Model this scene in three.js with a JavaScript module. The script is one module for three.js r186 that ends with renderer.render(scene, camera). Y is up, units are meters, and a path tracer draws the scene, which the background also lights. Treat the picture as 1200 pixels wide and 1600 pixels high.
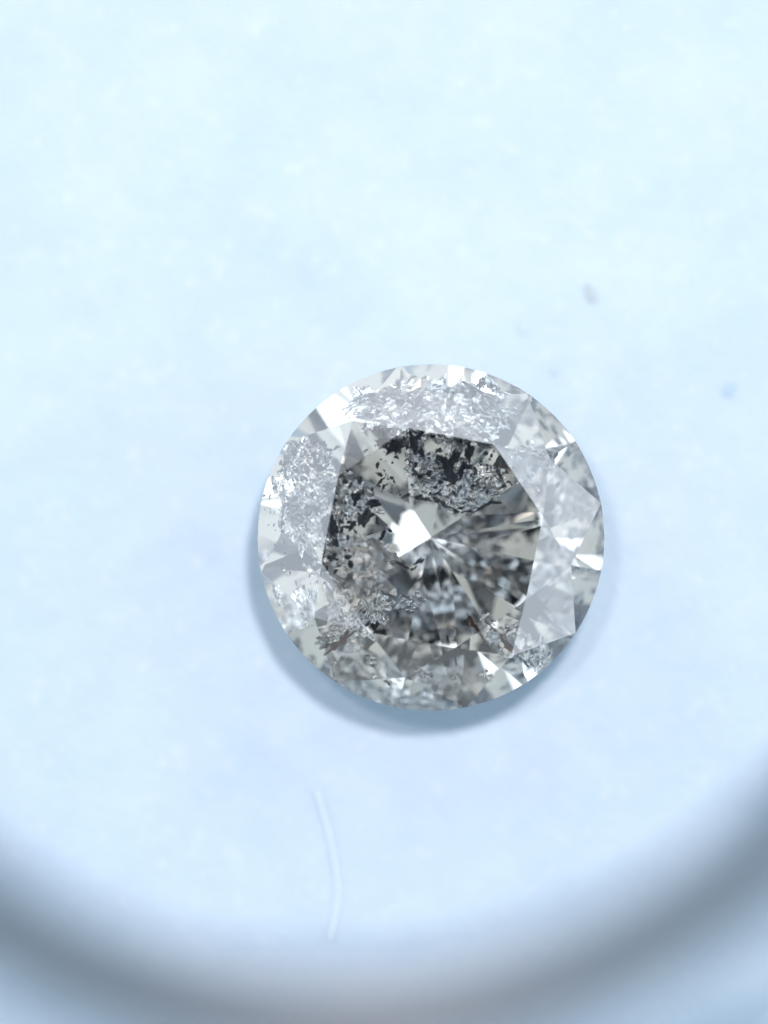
import * as THREE from 'three';
import { mergeGeometries } from 'three/addons/utils/BufferGeometryUtils.js';
import { RectAreaLightUniformsLib } from 'three/addons/lights/RectAreaLightUniformsLib.js';
import { createNoise3D, createNoise2D } from 'simplex-noise';

RectAreaLightUniformsLib.init();
const MM = 0.001;

// ------------------------------------------------------------------ camera, light, exposure
const scene = new THREE.Scene();
scene.background = new THREE.Color().setRGB(0.52, 0.56, 0.57);      // the dim bluish room round the lamps

const GIRDLE_Y = 2.92;                                             // height of the stone's girdle above the paper, mm
const CAMERA_UP = 60;                                              // camera above the girdle, mm
const camera = new THREE.PerspectiveCamera(18.19, 0.75, 0.002, 2);
camera.position.set(0, (GIRDLE_Y + CAMERA_UP) * MM, 0);
camera.up.set(0, 0, -1);
camera.lookAt(0, 0, 0);
camera.focus = (CAMERA_UP - 0.3) * MM;
camera.userData.fStop = 36;

const renderer = new THREE.WebGLRenderer({ antialias: true });
renderer.setSize(768, 1024);
renderer.toneMapping = THREE.LinearToneMapping;
renderer.toneMappingExposure = 1.15;
renderer.shadowMap.enabled = true;

function tag(o, label, category, group) {
  o.userData.label = label; o.userData.category = category;
  if (group) o.userData.group = group;
  return o;
}
function rng(seed) {
  let s = seed >>> 0;
  return () => { s = (s + 0x6d2b79f5) | 0; let t = Math.imul(s ^ (s >>> 15), 1 | s); t = (t + Math.imul(t ^ (t >>> 7), 61 | t)) ^ t; return ((t ^ (t >>> 14)) >>> 0) / 4294967296; };
}
const noise3 = createNoise3D(rng(11)), noise2 = createNoise2D(rng(12));
const fbm3 = (x, y, z, n = 4) => { let a = 0, k = 1, f = 1; for (let i = 0; i < n; i++) { a += k * noise3(x * f, y * f, z * f); k *= 0.5; f *= 2.03; } return a; };
const fbm2 = (x, y, n = 4) => { let a = 0, k = 1, f = 1; for (let i = 0; i < n; i++) { a += k * noise2(x * f, y * f); k *= 0.5; f *= 2.03; } return a; };

// two square LED panels beside the phone, aimed at the stone
const STONE = new THREE.Vector3(0.883, GIRDLE_Y, 0.48);             // centre of the girdle, mm
function ledPanel(name, label, group, x, y, z, w, h, radiance, color, aim = STONE.toArray()) {
  const g = new THREE.Group(); g.name = name;
  g.position.set(x * MM, y * MM, z * MM);
  g.lookAt(aim[0] * MM, aim[1] * MM, aim[2] * MM);
  const box = new THREE.Mesh(new THREE.BoxGeometry((w + 1.6) * MM, (h + 1.6) * MM, 3 * MM), M.lampCase);
  box.name = 'housing'; box.position.z = -1.6 * MM;
  const face = new THREE.Mesh(new THREE.PlaneGeometry(w * MM, h * MM), new THREE.MeshStandardMaterial({ color: 0x000000, emissive: new THREE.Color(...color), emissiveIntensity: Math.min(3, radiance) * 0.3, roughness: 0.6 }));
  face.name = 'lamp_diffuser'; face.position.z = 0.05 * MM;
  const light = new THREE.RectAreaLight(new THREE.Color(...color), radiance, w * MM, h * MM);
  light.name = 'lamp_light'; light.position.z = 0.25 * MM; light.rotation.y = Math.PI;
  g.add(box, face, light);
  scene.add(tag(g, label, 'lamp', group));
  return g;
}
const glassLook = { color: new THREE.Color(1, 1, 1), roughness: 0, metalness: 0, ior: 2.417, transmission: 1, thickness: 1 * MM };
const M = {
  lampCase: new THREE.MeshStandardMaterial({ color: new THREE.Color(0.05, 0.05, 0.055), roughness: 0.6 }),
  phone: new THREE.MeshStandardMaterial({ color: new THREE.Color(0.02, 0.022, 0.026), roughness: 0.35 }),
  diamond: new THREE.MeshPhysicalMaterial({ ...glassLook, color: new THREE.Color(0.966, 0.962, 0.895), flatShading: true, name: 'diamond' }),
  bruted: new THREE.MeshPhysicalMaterial({ ...glassLook, roughness: 0.35, name: 'bruted girdle' }),
  fissure: new THREE.MeshPhysicalMaterial({ ...glassLook, flatShading: false, name: 'open fissure' }),
  dark: new THREE.MeshStandardMaterial({ color: new THREE.Color(0.02, 0.03, 0.048), roughness: 0.35, name: 'dark crystal' }),
  brown: new THREE.MeshStandardMaterial({ color: new THREE.Color(0.075, 0.03, 0.02), roughness: 0.6, side: THREE.DoubleSide, name: 'iron stain' }),
  frost: new THREE.MeshPhysicalMaterial({ ...glassLook, color: new THREE.Color(0.97, 0.97, 0.92), roughness: 0.28, name: 'frosted fissure' }),
};
const LAMP = [1.0, 0.82, 0.78], SOFT = [0.87, 0.94, 1.05];
ledPanel('led_lamp', 'small square white lamp beside the phone, over the far right of the stand', 'small lamps above the stand', STONE.x + 4.4, 70, STONE.z - 12.4, 3.6, 3.6, 1550, LAMP);
ledPanel('led_lamp_001', 'small square white lamp beside the phone, over the far left of the stand', 'small lamps above the stand', STONE.x - 8.6, 70, STONE.z - 9.0, 3.2, 3.2, 700, LAMP);
ledPanel('softbox', 'upright white light panel behind the stand', 'upright light panels round the stand', 0, 84, -122, 238, 168, 1.75, SOFT, [0, 84, 0]);
ledPanel('softbox_001', 'upright white light panel at the left of the stand', 'upright light panels round the stand', -122, 84, 0, 238, 168, 1.6, SOFT, [0, 84, 0]);
ledPanel('softbox_002', 'upright white light panel at the right of the stand', 'upright light panels round the stand', 122, 84, 0, 238, 168, 1.85, SOFT, [0, 84, 0]);

// ------------------------------------------------------------------ table, loupe rim, paper
function dataTexture(n, fn, srgb) {
  const d = new Uint8Array(n * n * 4);
  for (let j = 0; j < n; j++) for (let i = 0; i < n; i++) { const c = fn(i / n, j / n); const o = (j * n + i) * 4; d[o] = c[0] * 255; d[o + 1] = c[1] * 255; d[o + 2] = c[2] * 255; d[o + 3] = 255; }
  const t = new THREE.DataTexture(d, n, n); t.magFilter = THREE.LinearFilter; t.minFilter = THREE.LinearMipmapLinearFilter; t.generateMipmaps = true;
  t.wrapS = t.wrapT = THREE.RepeatWrapping; if (srgb) t.colorSpace = THREE.SRGBColorSpace; t.needsUpdate = true;
  return t;
}
const paperY = (x, z) => 0.04 * fbm2(x * 0.25, z * 0.25, 3);
const cl = (x) => Math.max(0, Math.min(1, x));
// paper: pale blue with cloudy whiter blotches and fine fibre grain, uv over 24 mm
const paperColor = dataTexture(1024, (u, v) => {
  const x = u * 24, y = v * 24;
  const blot = fbm2(x * 0.22 + 3, y * 0.22, 4) * 0.5, mid = fbm2(x * 0.9, y * 0.9 + 7, 3) * 0.5, fine = fbm2(x * 6, y * 6, 3) * 0.5;
  const k = 0.022 * blot + 0.010 * mid + 0.010 * fine, w = cl(fbm2(x * 1.3 + 40, y * 1.3, 3) - 0.55) * 0.03;
  return [cl(0.516 + k * 0.8 + w), cl(0.597 + k * 0.6 + w * 0.6), cl(0.656 + k * 0.4 + w * 0.2)];
}, true);
const paperBump = dataTexture(1024, (u, v) => { const h = 0.5 + 0.2 * fbm2(u * 60, v * 60, 4) + 0.16 * fbm2(u * 300, v * 300, 2); return [cl(h), cl(h), cl(h)]; });
const paperMat = new THREE.MeshStandardMaterial({ map: paperColor, bumpMap: paperBump, bumpScale: 0.02 * MM, roughness: 0.85 });

// the paper has a small dent where the stone's point has pressed into it
{
  const pos = [], uv = [], idx = [], N = 200, half = 60;
  const warp = (t) => half * Math.sign(t) * (0.12 * Math.abs(t) + 0.88 * Math.abs(t) ** 3);
  for (let i = 0; i <= N; i++) for (let j = 0; j <= N; j++) {
    const x = warp(j / N * 2 - 1), z = warp(i / N * 2 - 1), d = Math.hypot(x - STONE.x, z - STONE.z);
    pos.push(x * MM, (paperY(x, z) - 0.06 * Math.exp(-d * d / 1.2)) * MM, z * MM); uv.push(x / 24 + 0.5, z / 24 + 0.5);
  }
  for (let i = 0; i < N; i++) for (let j = 0; j < N; j++) { const a = i * (N + 1) + j, b = a + N + 1; idx.push(a, b, a + 1, a + 1, b, b + 1); }
  const g = new THREE.BufferGeometry();
  g.setAttribute('position', new THREE.Float32BufferAttribute(pos, 3)); g.setAttribute('uv', new THREE.Float32BufferAttribute(uv, 2)); g.setIndex(idx); g.computeVertexNormals();
  const paper = new THREE.Mesh(g, paperMat); paper.name = 'paper_sheet';
  scene.add(tag(paper, 'pale blue sheet of paper under the diamond', 'paper'));
}
function lathe(pts, seg = 192) { return new THREE.LatheGeometry(pts.map(([x, y]) => new THREE.Vector2(x * MM, y * MM)), seg); }
{
  // dark loupe rim on an added clear stand, slanted to keep shadow out of view: high on the near side, low on the far side
  const C = { x: -0.55, y: 15, z: -5.7, rx: 9.6, ry: 11, rz: 11.35 }, N = 160, K = 20;
  const stand = new THREE.Group(); stand.name = 'loupe_rim_stand'; stand.position.set(C.x * MM, 0, C.z * MM);
  const top = (t, out = 0) => new THREE.Vector3((C.rx + out) * Math.sin(t), C.y + C.ry * Math.cos(t), (C.rz + out) * Math.cos(t));
  const pos = [], idx = [];
  for (let i = 0; i <= N; i++) { const t = i / N * Math.PI * 2, a = top(t, 0.2), b = new THREE.Vector3(14.5 * Math.sin(t), 0.06, 1 + 17.5 * Math.cos(t)); pos.push(a.x * MM, a.y * MM, a.z * MM, b.x * MM, b.y * MM, b.z * MM); }
  for (let i = 0; i < N; i++) idx.push(i * 2, i * 2 + 1, i * 2 + 2, i * 2 + 1, i * 2 + 3, i * 2 + 2);
  const g = new THREE.BufferGeometry(); g.setAttribute('position', new THREE.Float32BufferAttribute(pos, 3)); g.setIndex(idx); g.computeVertexNormals();
  const added_skirt = new THREE.Mesh(g, new THREE.MeshPhysicalMaterial({ color: new THREE.Color(0.88, 0.91, 0.93), roughness: 0.05, transmission: 1, thickness: 0, ior: 1.49, side: THREE.DoubleSide }));
  added_skirt.name = 'added_skirt';
  const rp = [], ri = [], W = 0.60, H = 0.45;                        // half width and half height of the ring's section
  for (let i = 0; i <= N; i++) for (let k = 0; k <= K; k++) {
    const t = i / N * Math.PI * 2, a = k / K * Math.PI * 2, p = top(t, 0.2 + W * Math.cos(a)); p.y += H * Math.sin(a); rp.push(p.x * MM, p.y * MM, p.z * MM);
  }
  for (let i = 0; i < N; i++) for (let k = 0; k < K; k++) { const a = i * (K + 1) + k, b = a + K + 1; ri.push(a, a + 1, b, a + 1, b + 1, b); }
  const rg = new THREE.BufferGeometry(); rg.setAttribute('position', new THREE.Float32BufferAttribute(rp, 3)); rg.setIndex(ri); rg.computeVertexNormals();
  const ring = new THREE.Mesh(rg, new THREE.MeshStandardMaterial({ color: new THREE.Color(0.024, 0.044, 0.062), roughness: 0.5, side: THREE.DoubleSide })); ring.name = 'ring';
  stand.add(added_skirt, ring);
  scene.add(tag(stand, 'dark grey rim of a loupe, held on an added clear flared stand', 'stand'));
}
{
  const g = new THREE.BoxGeometry(300 * MM, 6 * MM, 300 * MM);
  const bump = paperBump.clone(); bump.repeat.set(10, 10); bump.needsUpdate = true;
  const top = new THREE.Mesh(g, new THREE.MeshStandardMaterial({ color: new THREE.Color(0.62, 0.66, 0.68), roughness: 0.8, bumpMap: bump, bumpScale: 0.02 * MM }));
  top.name = 'tabletop'; top.position.y = -4.2 * MM; top.userData.kind = 'structure'; top.userData.label = 'pale grey tabletop under the paper'; scene.add(top);
}

// ------------------------------------------------------------------ the diamond: a round brilliant, unit girdle radius, later scaled
const RADIUS = 3.25, TURN = THREE.MathUtils.degToRad(-11.5);
const TABLE = 0.64, STAR = 0.81, CROWN = 0.27, PAV = 0.842, LOW = 0.23, GT = 0.022;   // GT: half girdle thickness
const rnd = rng(5);
const PTURN = 0.03;                                                // the pavilion is cut slightly turned against the crown
const ang = (k) => TURN + k * Math.PI / 8;                          // k even: kites and pavilion mains; odd: between
const P3 = (r, a, y) => [r * Math.cos(a), y, r * Math.sin(a)];
const c8 = Math.cos(Math.PI / 8);
const wob = (s) => (rnd() - 0.5) * s;
const T = [], S = [], L = [];
for (let k = 0; k < 16; k += 2) T.push(P3(TABLE + wob(0.012), ang(k) + wob(0.02), GT + CROWN));
const kiteY = (r, off) => GT + CROWN * (1 - r * Math.cos(off)) / (1 - TABLE);
for (let k = 1; k < 16; k += 2) S.push(P3(STAR, ang(k), kiteY(STAR, Math.PI / 8)));
for (let k = 1; k < 16; k += 2) L.push(P3(LOW, ang(k) + PTURN, -GT - PAV * (1 - LOW * c8)));
const CULET = [0.004, -GT - PAV, 0.002];
const ARC = 6;
const planeY = (a, b, c, x, z) => {                                 // height at x,z of the plane through three points
  const u = [b[0] - a[0], b[1] - a[1], b[2] - a[2]], v = [c[0] - a[0], c[1] - a[1], c[2] - a[2]];
  const n = [u[1] * v[2] - u[2] * v[1], u[2] * v[0] - u[0] * v[2], u[0] * v[1] - u[1] * v[0]];
  return a[1] - (n[0] * (x - a[0]) + n[2] * (z - a[2])) / n[1];
};
const G = (k, y) => P3(1, ang(k), y);
const upArc = [], loArc = [];                                       // girdle points, ARC per 22.5 degrees, on the half facets' planes
for (let k = 0; k < 16; k++) {
  const even = k % 2 === 0, s = S[((even ? k : k - 1) / 2) % 8], l = L[((even ? k : k - 1) / 2) % 8];
  const g0 = G(k, even ? GT : GT + 0.006), g1 = G(k + 1, even ? GT + 0.006 : GT), b0 = G(k + PTURN * 8 / Math.PI, even ? -GT : -GT - 0.006), b1 = G(k + 1 + PTURN * 8 / Math.PI, even ? -GT - 0.006 : -GT);
  for (let i = 0; i < ARC; i++) {
    const a = ang(k + i / ARC), x = Math.cos(a), z = Math.sin(a);
    upArc.push([x, planeY(s, g0, g1, x, z), z]);
    const xp = Math.cos(a + PTURN), zp = Math.sin(a + PTURN); loArc.push([xp, planeY(l, b0, b1, xp, zp), zp]);
  }
}
const NA = upArc.length, up = (i) => upArc[(i + NA) % NA], lo = (i) => loArc[(i + NA) % NA];

const faces = [];                                                   // [name, polygon wound outwards]
faces.push(['table_facet', T.slice().reverse()]);
for (let i = 0; i < 8; i++) {
  const j = (i + 1) % 8, h = (i + 7) % 8, gi = i * 2 * ARC;
  faces.push(['star_facet', [T[i], T[j], S[i]].reverse()]);
  faces.push(['kite_facet', [T[i], S[i], up(gi), S[h]].reverse()]);
  const arcA = [], arcB = [];
  for (let q = 0; q <= ARC; q++) { arcA.push(up(gi + q)); arcB.push(up(gi + ARC + q)); }
  faces.push(['upper_girdle_facet', [S[i], ...arcA.slice().reverse()]]);
  faces.push(['upper_girdle_facet', [S[i], ...arcB.slice().reverse()]]);
  const lA = [], lB = [];
  for (let q = 0; q <= ARC; q++) { lA.push(lo(gi + q)); lB.push(lo(gi + ARC + q)); }
  faces.push(['pavilion_main_facet', [CULET, L[h], lo(gi), L[i]]]);
  faces.push(['lower_girdle_facet', [L[i], ...lA]]);
  faces.push(['lower_girdle_facet', [L[i], ...lB]]);
}
const planes = [];
for (const [name, poly] of faces) {
  const a = new THREE.Vector3(...poly[0]), n = new THREE.Vector3();
  for (let i = 1; i + 1 < poly.length; i++) n.add(new THREE.Vector3(...poly[i]).sub(a).cross(new THREE.Vector3(...poly[i + 1]).sub(a)));
  n.normalize();
  if (n.dot(a) < 0) { poly.reverse(); n.negate(); }                 // every facet wound outwards
  planes.push([n, n.dot(a)]);
}
const depthIn = (p) => { let d = 1 - Math.hypot(p.x, p.z); for (const [n, k] of planes) d = Math.min(d, k - n.dot(p)); return d; };
const TILT_X = 0.012, TILT_Z = -0.01;
const diamond = new THREE.Group(); diamond.name = 'diamond';
diamond.position.set(STONE.x * MM, STONE.y * MM, STONE.z * MM);
diamond.rotation.set(TILT_X, 0, TILT_Z);
scene.add(tag(diamond, 'round brilliant cut diamond full of dark and white flaws, table facing up', 'diamond'));
const SC = RADIUS * MM;
function fan(poly) {
  const pos = [];
  for (let i = 1; i + 1 < poly.length; i++) for (const v of [poly[0], poly[i], poly[i + 1]]) pos.push(v[0] * SC, v[1] * SC, v[2] * SC);
  const g = new THREE.BufferGeometry(); g.setAttribute('position', new THREE.Float32BufferAttribute(pos, 3)); g.computeVertexNormals();
  return g;
}
const counts = {};
function part(name, geo, mat, parent = diamond) {
  const n = counts[name] = (counts[name] ?? -1) + 1;
  const m = new THREE.Mesh(geo, mat); m.name = n ? name + '_' + String(n).padStart(3, '0') : name; m.castShadow = m.receiveShadow = true;
  parent.add(m);
  return m;
}
for (const [name, poly] of faces) part(name, fan(poly), M.diamond);
{
  const pos = [];
  for (let i = 0; i < NA; i++) { const a = up(i), b = up(i + 1), c = lo(i), d = lo(i + 1); for (const v of [a, b, c, b, d, c]) pos.push(v[0] * SC, v[1] * SC, v[2] * SC); }
  const g = new THREE.BufferGeometry(); g.setAttribute('position', new THREE.Float32BufferAttribute(pos, 3)); g.computeVertexNormals();
  part('girdle', g, M.bruted);
}

// ------------------------------------------------------------------ flaws inside the stone (unit coordinates: x right, z towards the viewer's lower edge, y up)
const V = (x, y, z) => new THREE.Vector3(x, y, z);
function keepIn(p, c, margin = 0.012) {                             // pull a point towards c until it lies inside the stone
  if (depthIn(p) > margin) return p;
  let a = 0, b = 1; const q = V();
  for (let i = 0; i < 14; i++) { const m = (a + b) / 2; q.lerpVectors(c, p, m); if (depthIn(q) > margin) a = m; else b = m; }
  return q.lerpVectors(c, p, a).clone();
}
// an open fissure: a thin crumpled gap of air, wound inwards so that light passes from diamond to air in it
function fissure(c, nrm, turn, rx, rz, o = {}) {
  const { gap = 0.006, amp = 0.03, freq = 5, rough = 1, seed = 1, rings = 22, seg = 64, ragged = 0.35, mat = M.fissure, name = 'open_fissure', flip = true } = o;
  const n = nrm.clone().normalize(), q = new THREE.Quaternion().setFromUnitVectors(V(0, 1, 0), n), e1 = V(Math.cos(turn), 0, Math.sin(turn)).applyQuaternion(q), e2 = V(-Math.sin(turn), 0, Math.cos(turn)).applyQuaternion(q);
  const A = [], B = [];
  for (let i = 0; i <= rings; i++) for (let j = 0; j < seg; j++) {
    const a = j / seg * Math.PI * 2, out = 1 + ragged * fbm3(Math.cos(a) * 1.6 + seed * 7.1, Math.sin(a) * 1.6, seed, 3), rr = i / rings * out;
    const p = c.clone().addScaledVector(e1, rr * Math.cos(a) * rx).addScaledVector(e2, rr * Math.sin(a) * rz);
    const h = amp * fbm3(p.x * freq + seed * 3.3, p.y * freq, p.z * freq + seed, 3);
    const g = gap * Math.pow(1 - (i / rings) ** 4, 0.5) * Math.max(0.06, 0.5 + rough * 0.6 * fbm3(p.x * freq * 1.7 + 31 * seed, p.y * freq * 1.7, p.z * freq * 1.7, 3));
    p.addScaledVector(n, h);
    A.push(keepIn(p.clone().addScaledVector(n, i === rings ? 0 : g), c)); B.push(keepIn(p.clone().addScaledVector(n, i === rings ? 0 : -g), c, 0.0122));
  }
  const pos = [], idx = []; for (const p of [...A, ...B]) pos.push(p.x * SC, p.y * SC, p.z * SC);
  const off = A.length, tri = (a, b, d) => (flip ? idx.push(a, d, b) : idx.push(a, b, d));
  for (let i = 0; i < rings; i++) for (let j = 0; j < seg; j++) {
    const a = i * seg + j, b = i * seg + (j + 1) % seg, d = a + seg, e = b + seg;
    if (i) tri(a, b, d); tri(b, e, d);
    if (i) tri(a + off, d + off, b + off); tri(b + off, d + off, e + off);
  }
  const g = new THREE.BufferGeometry(); g.setAttribute('position', new THREE.Float32BufferAttribute(pos, 3)); g.setIndex(idx); g.computeVertexNormals();
  return part(name, g, mat);
}
function crystalGeo(c, sx, sy, sz, seed, detail = 2, turn = 0, amp = 0.35) {
  const g = new THREE.IcosahedronGeometry(1, detail), p = g.attributes.position, v = V(), e = new THREE.Euler(turn * 0.7, turn, turn * 1.3);
  for (let i = 0; i < p.count; i++) {
    v.fromBufferAttribute(p, i); const k = 1 + amp * fbm3(v.x * 1.3 + seed * 5.7, v.y * 1.3, v.z * 1.3 + seed, 3);
    v.multiplyScalar(k); v.set(v.x * sx, v.y * sy, v.z * sz).applyEuler(e).add(c);
    const w = keepIn(v, c.clone()); p.setXYZ(i, w.x * SC, w.y * SC, w.z * SC);
  }
  g.deleteAttribute('uv'); g.deleteAttribute('normal'); g.computeVertexNormals();
  return g;
}
const R1 = rng(77), jit = (s) => (R1() - 0.5) * 2 * s;
function darkCluster(cx, cy, cz, rx, ry, rz, n, size) {
  for (let i = 0; i < n; i++) {
    const c = V(cx + jit(rx), cy + jit(ry), cz + jit(rz)); if (depthIn(c) < 0.02) continue;
    const s = size * (0.25 + 1.9 * R1() ** 3);
    part('dark_crystal', crystalGeo(c, s * (0.6 + 1.4 * R1()), s * 0.45, s * (0.5 + R1() * 0.6), i + cx * 31, 3, R1() * 6, 0.75), M.dark);
  }
}
function speckCloud(name, mat, cx, cy, cz, rx, ry, rz, n, size, hug = 0) {   // too small to count: one part
  const list = [];
  for (let i = 0; i < n; i++) {
    const a = R1() * 6.283, r = Math.sqrt(R1()), c = V(cx + rx * r * Math.cos(a), cy + jit(ry), cz + rz * r * Math.sin(a));
    if (hug) { c.y = 0.3; const d = hug * (0.6 + R1()); while (c.y > -0.02 && depthIn(c) < d) c.y -= 0.004; }
    if (depthIn(c) < 0.015) continue;
    const s = size * (0.4 + 1.2 * R1() ** 3);
    list.push(crystalGeo(c, s * (0.6 + 1.2 * R1()), s * 0.6, s * (0.6 + R1()), i, 0, R1() * 6, 0.5));
  }
  const m = part(name, mergeGeometries(list), mat); m.userData.kind = 'stuff';
  return m;
}
function dashes(pts, y, n, len, th, mat = M.dark, spread = 0.012) { // short dark slivers along a curve
  const curve = new THREE.CatmullRomCurve3(pts.map(([x, z]) => V(x, y, z)));
  for (let i = 0; i < n; i++) {
    const t = (i + 0.5 + jit(0.4)) / n, c = curve.getPointAt(cl(t)).add(V(jit(spread), jit(spread), jit(spread))), d = curve.getTangentAt(cl(t));
    const turn = -Math.atan2(d.z, d.x) + jit(0.6), l = len * (0.5 + R1()), w = th * (0.5 + R1());
    const g = new THREE.IcosahedronGeometry(1, 1), p = g.attributes.position, v = V();
    for (let k = 0; k < p.count; k++) { v.fromBufferAttribute(p, k).multiplyScalar(1 + 0.3 * noise3(p.getX(k) * 2 + i, p.getY(k) * 2, p.getZ(k) * 2)); v.set(v.x * l, v.y * w, v.z * w).applyEuler(new THREE.Euler(0, turn, jit(0.1))).add(c); const q = keepIn(v, c); p.setXYZ(k, q.x * SC, q.y * SC, q.z * SC); }
    g.deleteAttribute('uv'); g.computeVertexNormals();
    part('dark_sliver', g, mat);
  }
}
// a field of small flat fissures with ragged outlines lying near one sheet
function patchField(c, nrm, turn, rx, rz, n, size, o = {}) {
  const nn = nrm.clone().normalize(), q = new THREE.Quaternion().setFromUnitVectors(V(0, 1, 0), nn), { lean = 0.25, thick = 0.03, seed = 1, hug = 0, ...rest } = o, e = new THREE.Euler();
  for (let i = 0; i < n; i++) {
    const a = R1() * 6.283, r = Math.sqrt(R1()), ct = Math.cos(turn), st = Math.sin(turn), u = r * Math.cos(a) * rx, w = r * Math.sin(a) * rz;
    const p = V(u * ct - w * st, jit(thick), u * st + w * ct).applyQuaternion(q).add(c);
    let base = nn;
    if (hug) {                                                       // lie just under the crown
      p.y = 0.3; while (p.y > -0.02 && depthIn(p) < hug) p.y -= 0.004;
      let best = 9; for (const [n, k] of planes) if (k - n.dot(p) < best) { best = k - n.dot(p); base = n; }
    }
    if (depthIn(p) < 0.02) continue;
    const s = size * (0.35 + 1.3 * R1() * R1()), m = base.clone().applyEuler(e.set(jit(lean), 0, jit(lean)));
    fissure(p, m, R1() * 6.3, s * (0.7 + R1()), s * (0.5 + 0.5 * R1()), { gap: 0.004, amp: 0.008, freq: 7, rings: 9, seg: 44, ragged: 0.42, seed: seed * 17 + i, ...rest });
  }
}
{
// mottled fissures under the far crown facets
fissure(V(-0.12, 0.06, -0.72), V(0.05, 1, 0.15), 0.1, 0.34, 0.13, { seed: 2, amp: 0.02, freq: 5, gap: 0.005, rings: 30, seg: 110 });
fissure(V(0.20, 0.05, -0.74), V(-0.15, 1, 0.25), -0.2, 0.24, 0.14, { seed: 3, amp: 0.02, freq: 5, gap: 0.005, rings: 30, seg: 100 });
patchField(V(-0.1, 0.09, -0.72), V(0.05, 1, -0.4), 0.05, 0.38, 0.2, 40, 0.06, { seed: 2, hug: 0.045, lean: 0.4 });
patchField(V(0.22, 0.09, -0.72), V(-0.1, 1, -0.4), -0.2, 0.3, 0.2, 36, 0.06, { seed: 3, hug: 0.045, lean: 0.4 });
// fissures on the left
fissure(V(-0.68, 0.04, -0.22), V(-0.25, 1, 0.05), 1.3, 0.34, 0.16, { seed: 4, amp: 0.025, freq: 6, gap: 0.006, rings: 30, seg: 100 });
patchField(V(-0.70, 0.07, -0.22), V(-0.4, 1, -0.1), 1.4, 0.45, 0.22, 50, 0.034, { seed: 4, hug: 0.04, lean: 0.45 });
patchField(V(-0.74, 0.04, 0.16), V(-0.4, 1, 0.1), 1.7, 0.28, 0.16, 14, 0.06, { seed: 5, lean: 0.3, hug: 0.05 });
fissure(V(-0.44, 0.02, -0.24), V(0.4, 0.9, 0.2), 0.5, 0.16, 0.11, { seed: 6, amp: 0.04, freq: 8, gap: 0.012 });
patchField(V(-0.60, 0.10, -0.14), V(0.1, 1, 0), 0.2, 0.14, 0.1, 10, 0.03, { seed: 6, gap: 0.012, amp: 0.02, lean: 0.8 });
// the big feather under the table
fissure(V(0.17, 0.10, -0.32), V(0.1, 1, -0.25), 0.05, 0.26, 0.14, { seed: 7, amp: 0.02, freq: 7, gap: 0.006, rings: 30, seg: 100 });
fissure(V(-0.02, 0.05, -0.40), V(-0.3, 1, 0.3), 0.6, 0.15, 0.11, { seed: 8, amp: 0.02, freq: 8, gap: 0.007 });
// small upright feathers near
fissure(V(-0.12, 0.0, 0.36), V(1, 0.5, 0.1), 0.0, 0.16, 0.05, { seed: 10, amp: 0.03, freq: 12, gap: 0.008 });
fissure(V(-0.33, 0.06, 0.66), V(1, 0.6, 0.2), 0.0, 0.10, 0.04, { seed: 11, amp: 0.03, freq: 12, gap: 0.008 });
fissure(V(-0.06, 0.05, 0.72), V(1, 0.6, 0.2), 0.0, 0.08, 0.03, { seed: 13, amp: 0.03, freq: 12, gap: 0.008 });
patchField(V(0.48, 0.08, 0.60), V(0.3, 1, 0.4), 0.7, 0.26, 0.08, 30, 0.035, { seed: 12, ragged: 0.8, hug: 0.04, lean: 0.45 });
patchField(V(-0.35, 0.08, 0.72), V(0, 1, 0.4), 0.4, 0.3, 0.12, 12, 0.026, { seed: 21, hug: 0.05, lean: 0.5 });
patchField(V(0.12, 0.08, 0.78), V(0, 1, 0.4), 0, 0.3, 0.12, 7, 0.026, { seed: 22, hug: 0.06, lean: 0.5 });
patchField(V(0.56, 0.08, -0.42), V(0.3, 1, -0.2), 0.6, 0.2, 0.14, 14, 0.03, { seed: 23, hug: 0.05, lean: 0.5 });
// pale cloudy feather lower left: frosted fissures
fissure(V(-0.42, 0.08, 0.18), V(0.15, 1, 0.1), 0.9, 0.24, 0.15, { seed: 41, amp: 0.05, freq: 4, gap: 0.008, rings: 30, seg: 100, ragged: 0.3, mat: M.frost, name: 'cloudy_fissure' });
fissure(V(-0.36, 0.02, 0.10), V(-0.2, 1, 0.2), 0.2, 0.16, 0.10, { seed: 42, amp: 0.04, freq: 4.5, gap: 0.006, ragged: 0.3, mat: M.frost, name: 'cloudy_fissure' });
fissure(V(-0.50, 0.04, 0.34), V(0.3, 1, -0.1), 1.4, 0.15, 0.09, { seed: 43, amp: 0.04, freq: 4.5, gap: 0.006, ragged: 0.3, mat: M.frost, name: 'cloudy_fissure' });
fissure(V(-0.36, 0.0, 0.36), V(0.2, 1, -0.2), 1.0, 0.15, 0.12, { seed: 9, amp: 0.03, freq: 8, gap: 0.010, rings: 24, seg: 80 });
fissure(V(-0.52, 0.06, 0.52), V(-0.4, 1, 0.4), -0.6, 0.12, 0.06, { seed: 14, amp: 0.04, freq: 10, gap: 0.008 });
darkCluster(-0.22, 0.20, -0.55, 0.18, 0.04, 0.07, 30, 0.020);
darkCluster(0.10, 0.20, -0.48, 0.15, 0.05, 0.13, 34, 0.021);
darkCluster(-0.40, 0.17, -0.19, 0.19, 0.07, 0.17, 48, 0.016);
speckCloud('dark_speck_cloud', M.dark, -0.66, 0.12, -0.15, 0.3, 0.05, 0.42, 150, 0.013, 0.03);
speckCloud('dark_speck_cloud', M.dark, 0.05, 0.12, -0.38, 0.4, 0.06, 0.2, 140, 0.010);
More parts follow.
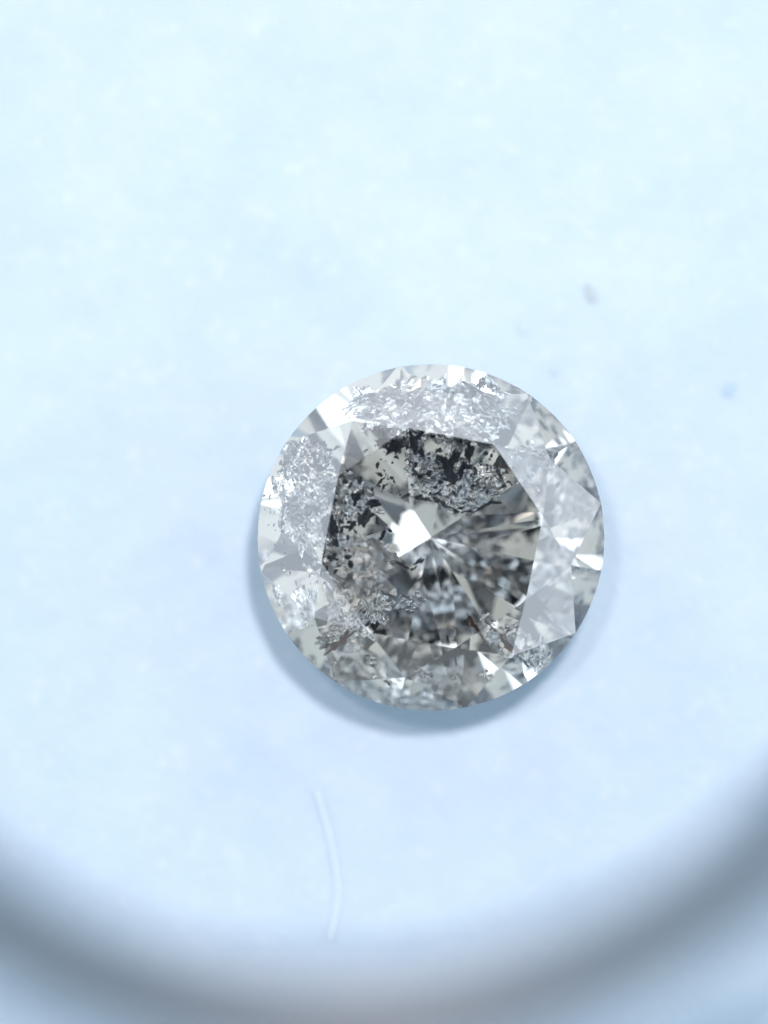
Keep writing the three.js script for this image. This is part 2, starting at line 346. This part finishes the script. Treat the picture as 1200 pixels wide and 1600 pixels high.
dashes([[-0.15, -0.24], [0.0, -0.22], [0.12, -0.17], [0.24, -0.16], [0.36, -0.22]], 0.21, 26, 0.026, 0.007);
dashes([[0.36, -0.40], [0.40, -0.33], [0.46, -0.30]], 0.2, 8, 0.026, 0.006);
dashes([[-0.2, 0.12], [-0.13, 0.17], [-0.05, 0.11]], 0.2, 12, 0.022, 0.007);
dashes([[0.5, -0.5], [0.58, -0.45], [0.7, -0.48]], 0.12, 8, 0.03, 0.006);
fissure(V(0.235, 0.12, 0.49), V(0.2, 1, 0.3), 0.95, 0.075, 0.014, { seed: 61, amp: 0.02, freq: 14, gap: 0.004, rings: 8, ragged: 0.6, mat: M.brown, name: 'brown_stain', flip: false });
fissure(V(0.43, 0.08, 0.60), V(-0.2, 1, 0.3), 0.85, 0.17, 0.018, { seed: 62, amp: 0.025, freq: 12, gap: 0.004, rings: 8, ragged: 0.6, mat: M.brown, name: 'brown_stain', flip: false });
fissure(V(-0.50, 0.10, 0.56), V(-0.2, 1, 0.3), -0.8, 0.11, 0.02, { seed: 63, amp: 0.03, freq: 12, gap: 0.004, rings: 8, ragged: 0.8, mat: M.brown, name: 'brown_stain', flip: false });
}

// ------------------------------------------------------------------ small things on the paper
function speck(label, px, pz, rx, rz, turn, color, name) {
  const g = new THREE.IcosahedronGeometry(1, 2), p = g.attributes.position;
  for (let i = 0; i < p.count; i++) { const k = 1 + 0.35 * fbm3(p.getX(i) * 1.5 + px, p.getY(i), p.getZ(i) * 1.5 + pz, 3); p.setXYZ(i, p.getX(i) * k * rx * MM, p.getY(i) * 0.02 * MM, p.getZ(i) * k * rz * MM); }
  g.deleteAttribute('uv'); g.computeVertexNormals();
  const m = new THREE.Mesh(g, new THREE.MeshStandardMaterial({ color: new THREE.Color(...color), roughness: 0.9 })); m.name = name;
  m.position.set(px * MM, (paperY(px, pz) + 0.012) * MM, pz * MM); m.rotation.y = turn; scene.add(tag(m, label, 'speck'));
}
speck('larger tan dust speck on the blue paper beyond the diamond', 4.06, -4.30, 0.10, 0.22, 0.45, [0.20, 0.265, 0.29], 'dust_speck');
speck('pinkish tan dust speck just beyond the diamond', 3.36, -2.78, 0.09, 0.10, 0, [0.22, 0.295, 0.35], 'dust_speck_001');
speck('faint yellowish speck between the two tan specks', 2.74, -3.60, 0.12, 0.14, 0.3, [0.225, 0.315, 0.35], 'dust_speck_002');
speck('blue grey dust speck alone at the right of the paper', 6.8, -2.42, 0.10, 0.15, -0.5, [0.19, 0.28, 0.36], 'dust_speck_003');
{
  const pts = [[495, 1235], [504, 1265], [514, 1300], [522, 1340], [528, 1380], [527, 1410], [522, 1440], [515, 1468]].map(([x, y]) => V((x - 600) * 0.0126 * MM, 0.12 * MM, (y - 800) * 0.0126 * MM));
  const m = new THREE.Mesh(new THREE.TubeGeometry(new THREE.CatmullRomCurve3(pts), 60, 0.05 * MM, 8), new THREE.MeshStandardMaterial({ color: new THREE.Color(0.275, 0.37, 0.43), roughness: 0.7 }));
  m.scale.y = 0.4; m.name = 'white_fibre'; scene.add(tag(m, 'thin curved white fibre lying on the blue paper', 'fibre'));
}
// the phone that takes the picture: its dark back is what the stone mirrors
{
  const g = new THREE.BoxGeometry(46 * MM, 8 * MM, 40 * MM);
  const m = new THREE.Mesh(g, M.phone); m.name = 'phone'; m.position.set(6 * MM, 68 * MM, 13.5 * MM);
  scene.add(tag(m, 'dark phone held over the stand', 'phone'));
}
scene.traverse((o) => { if (o.isMesh) { o.castShadow = true; o.receiveShadow = true; } });
renderer.render(scene, camera);
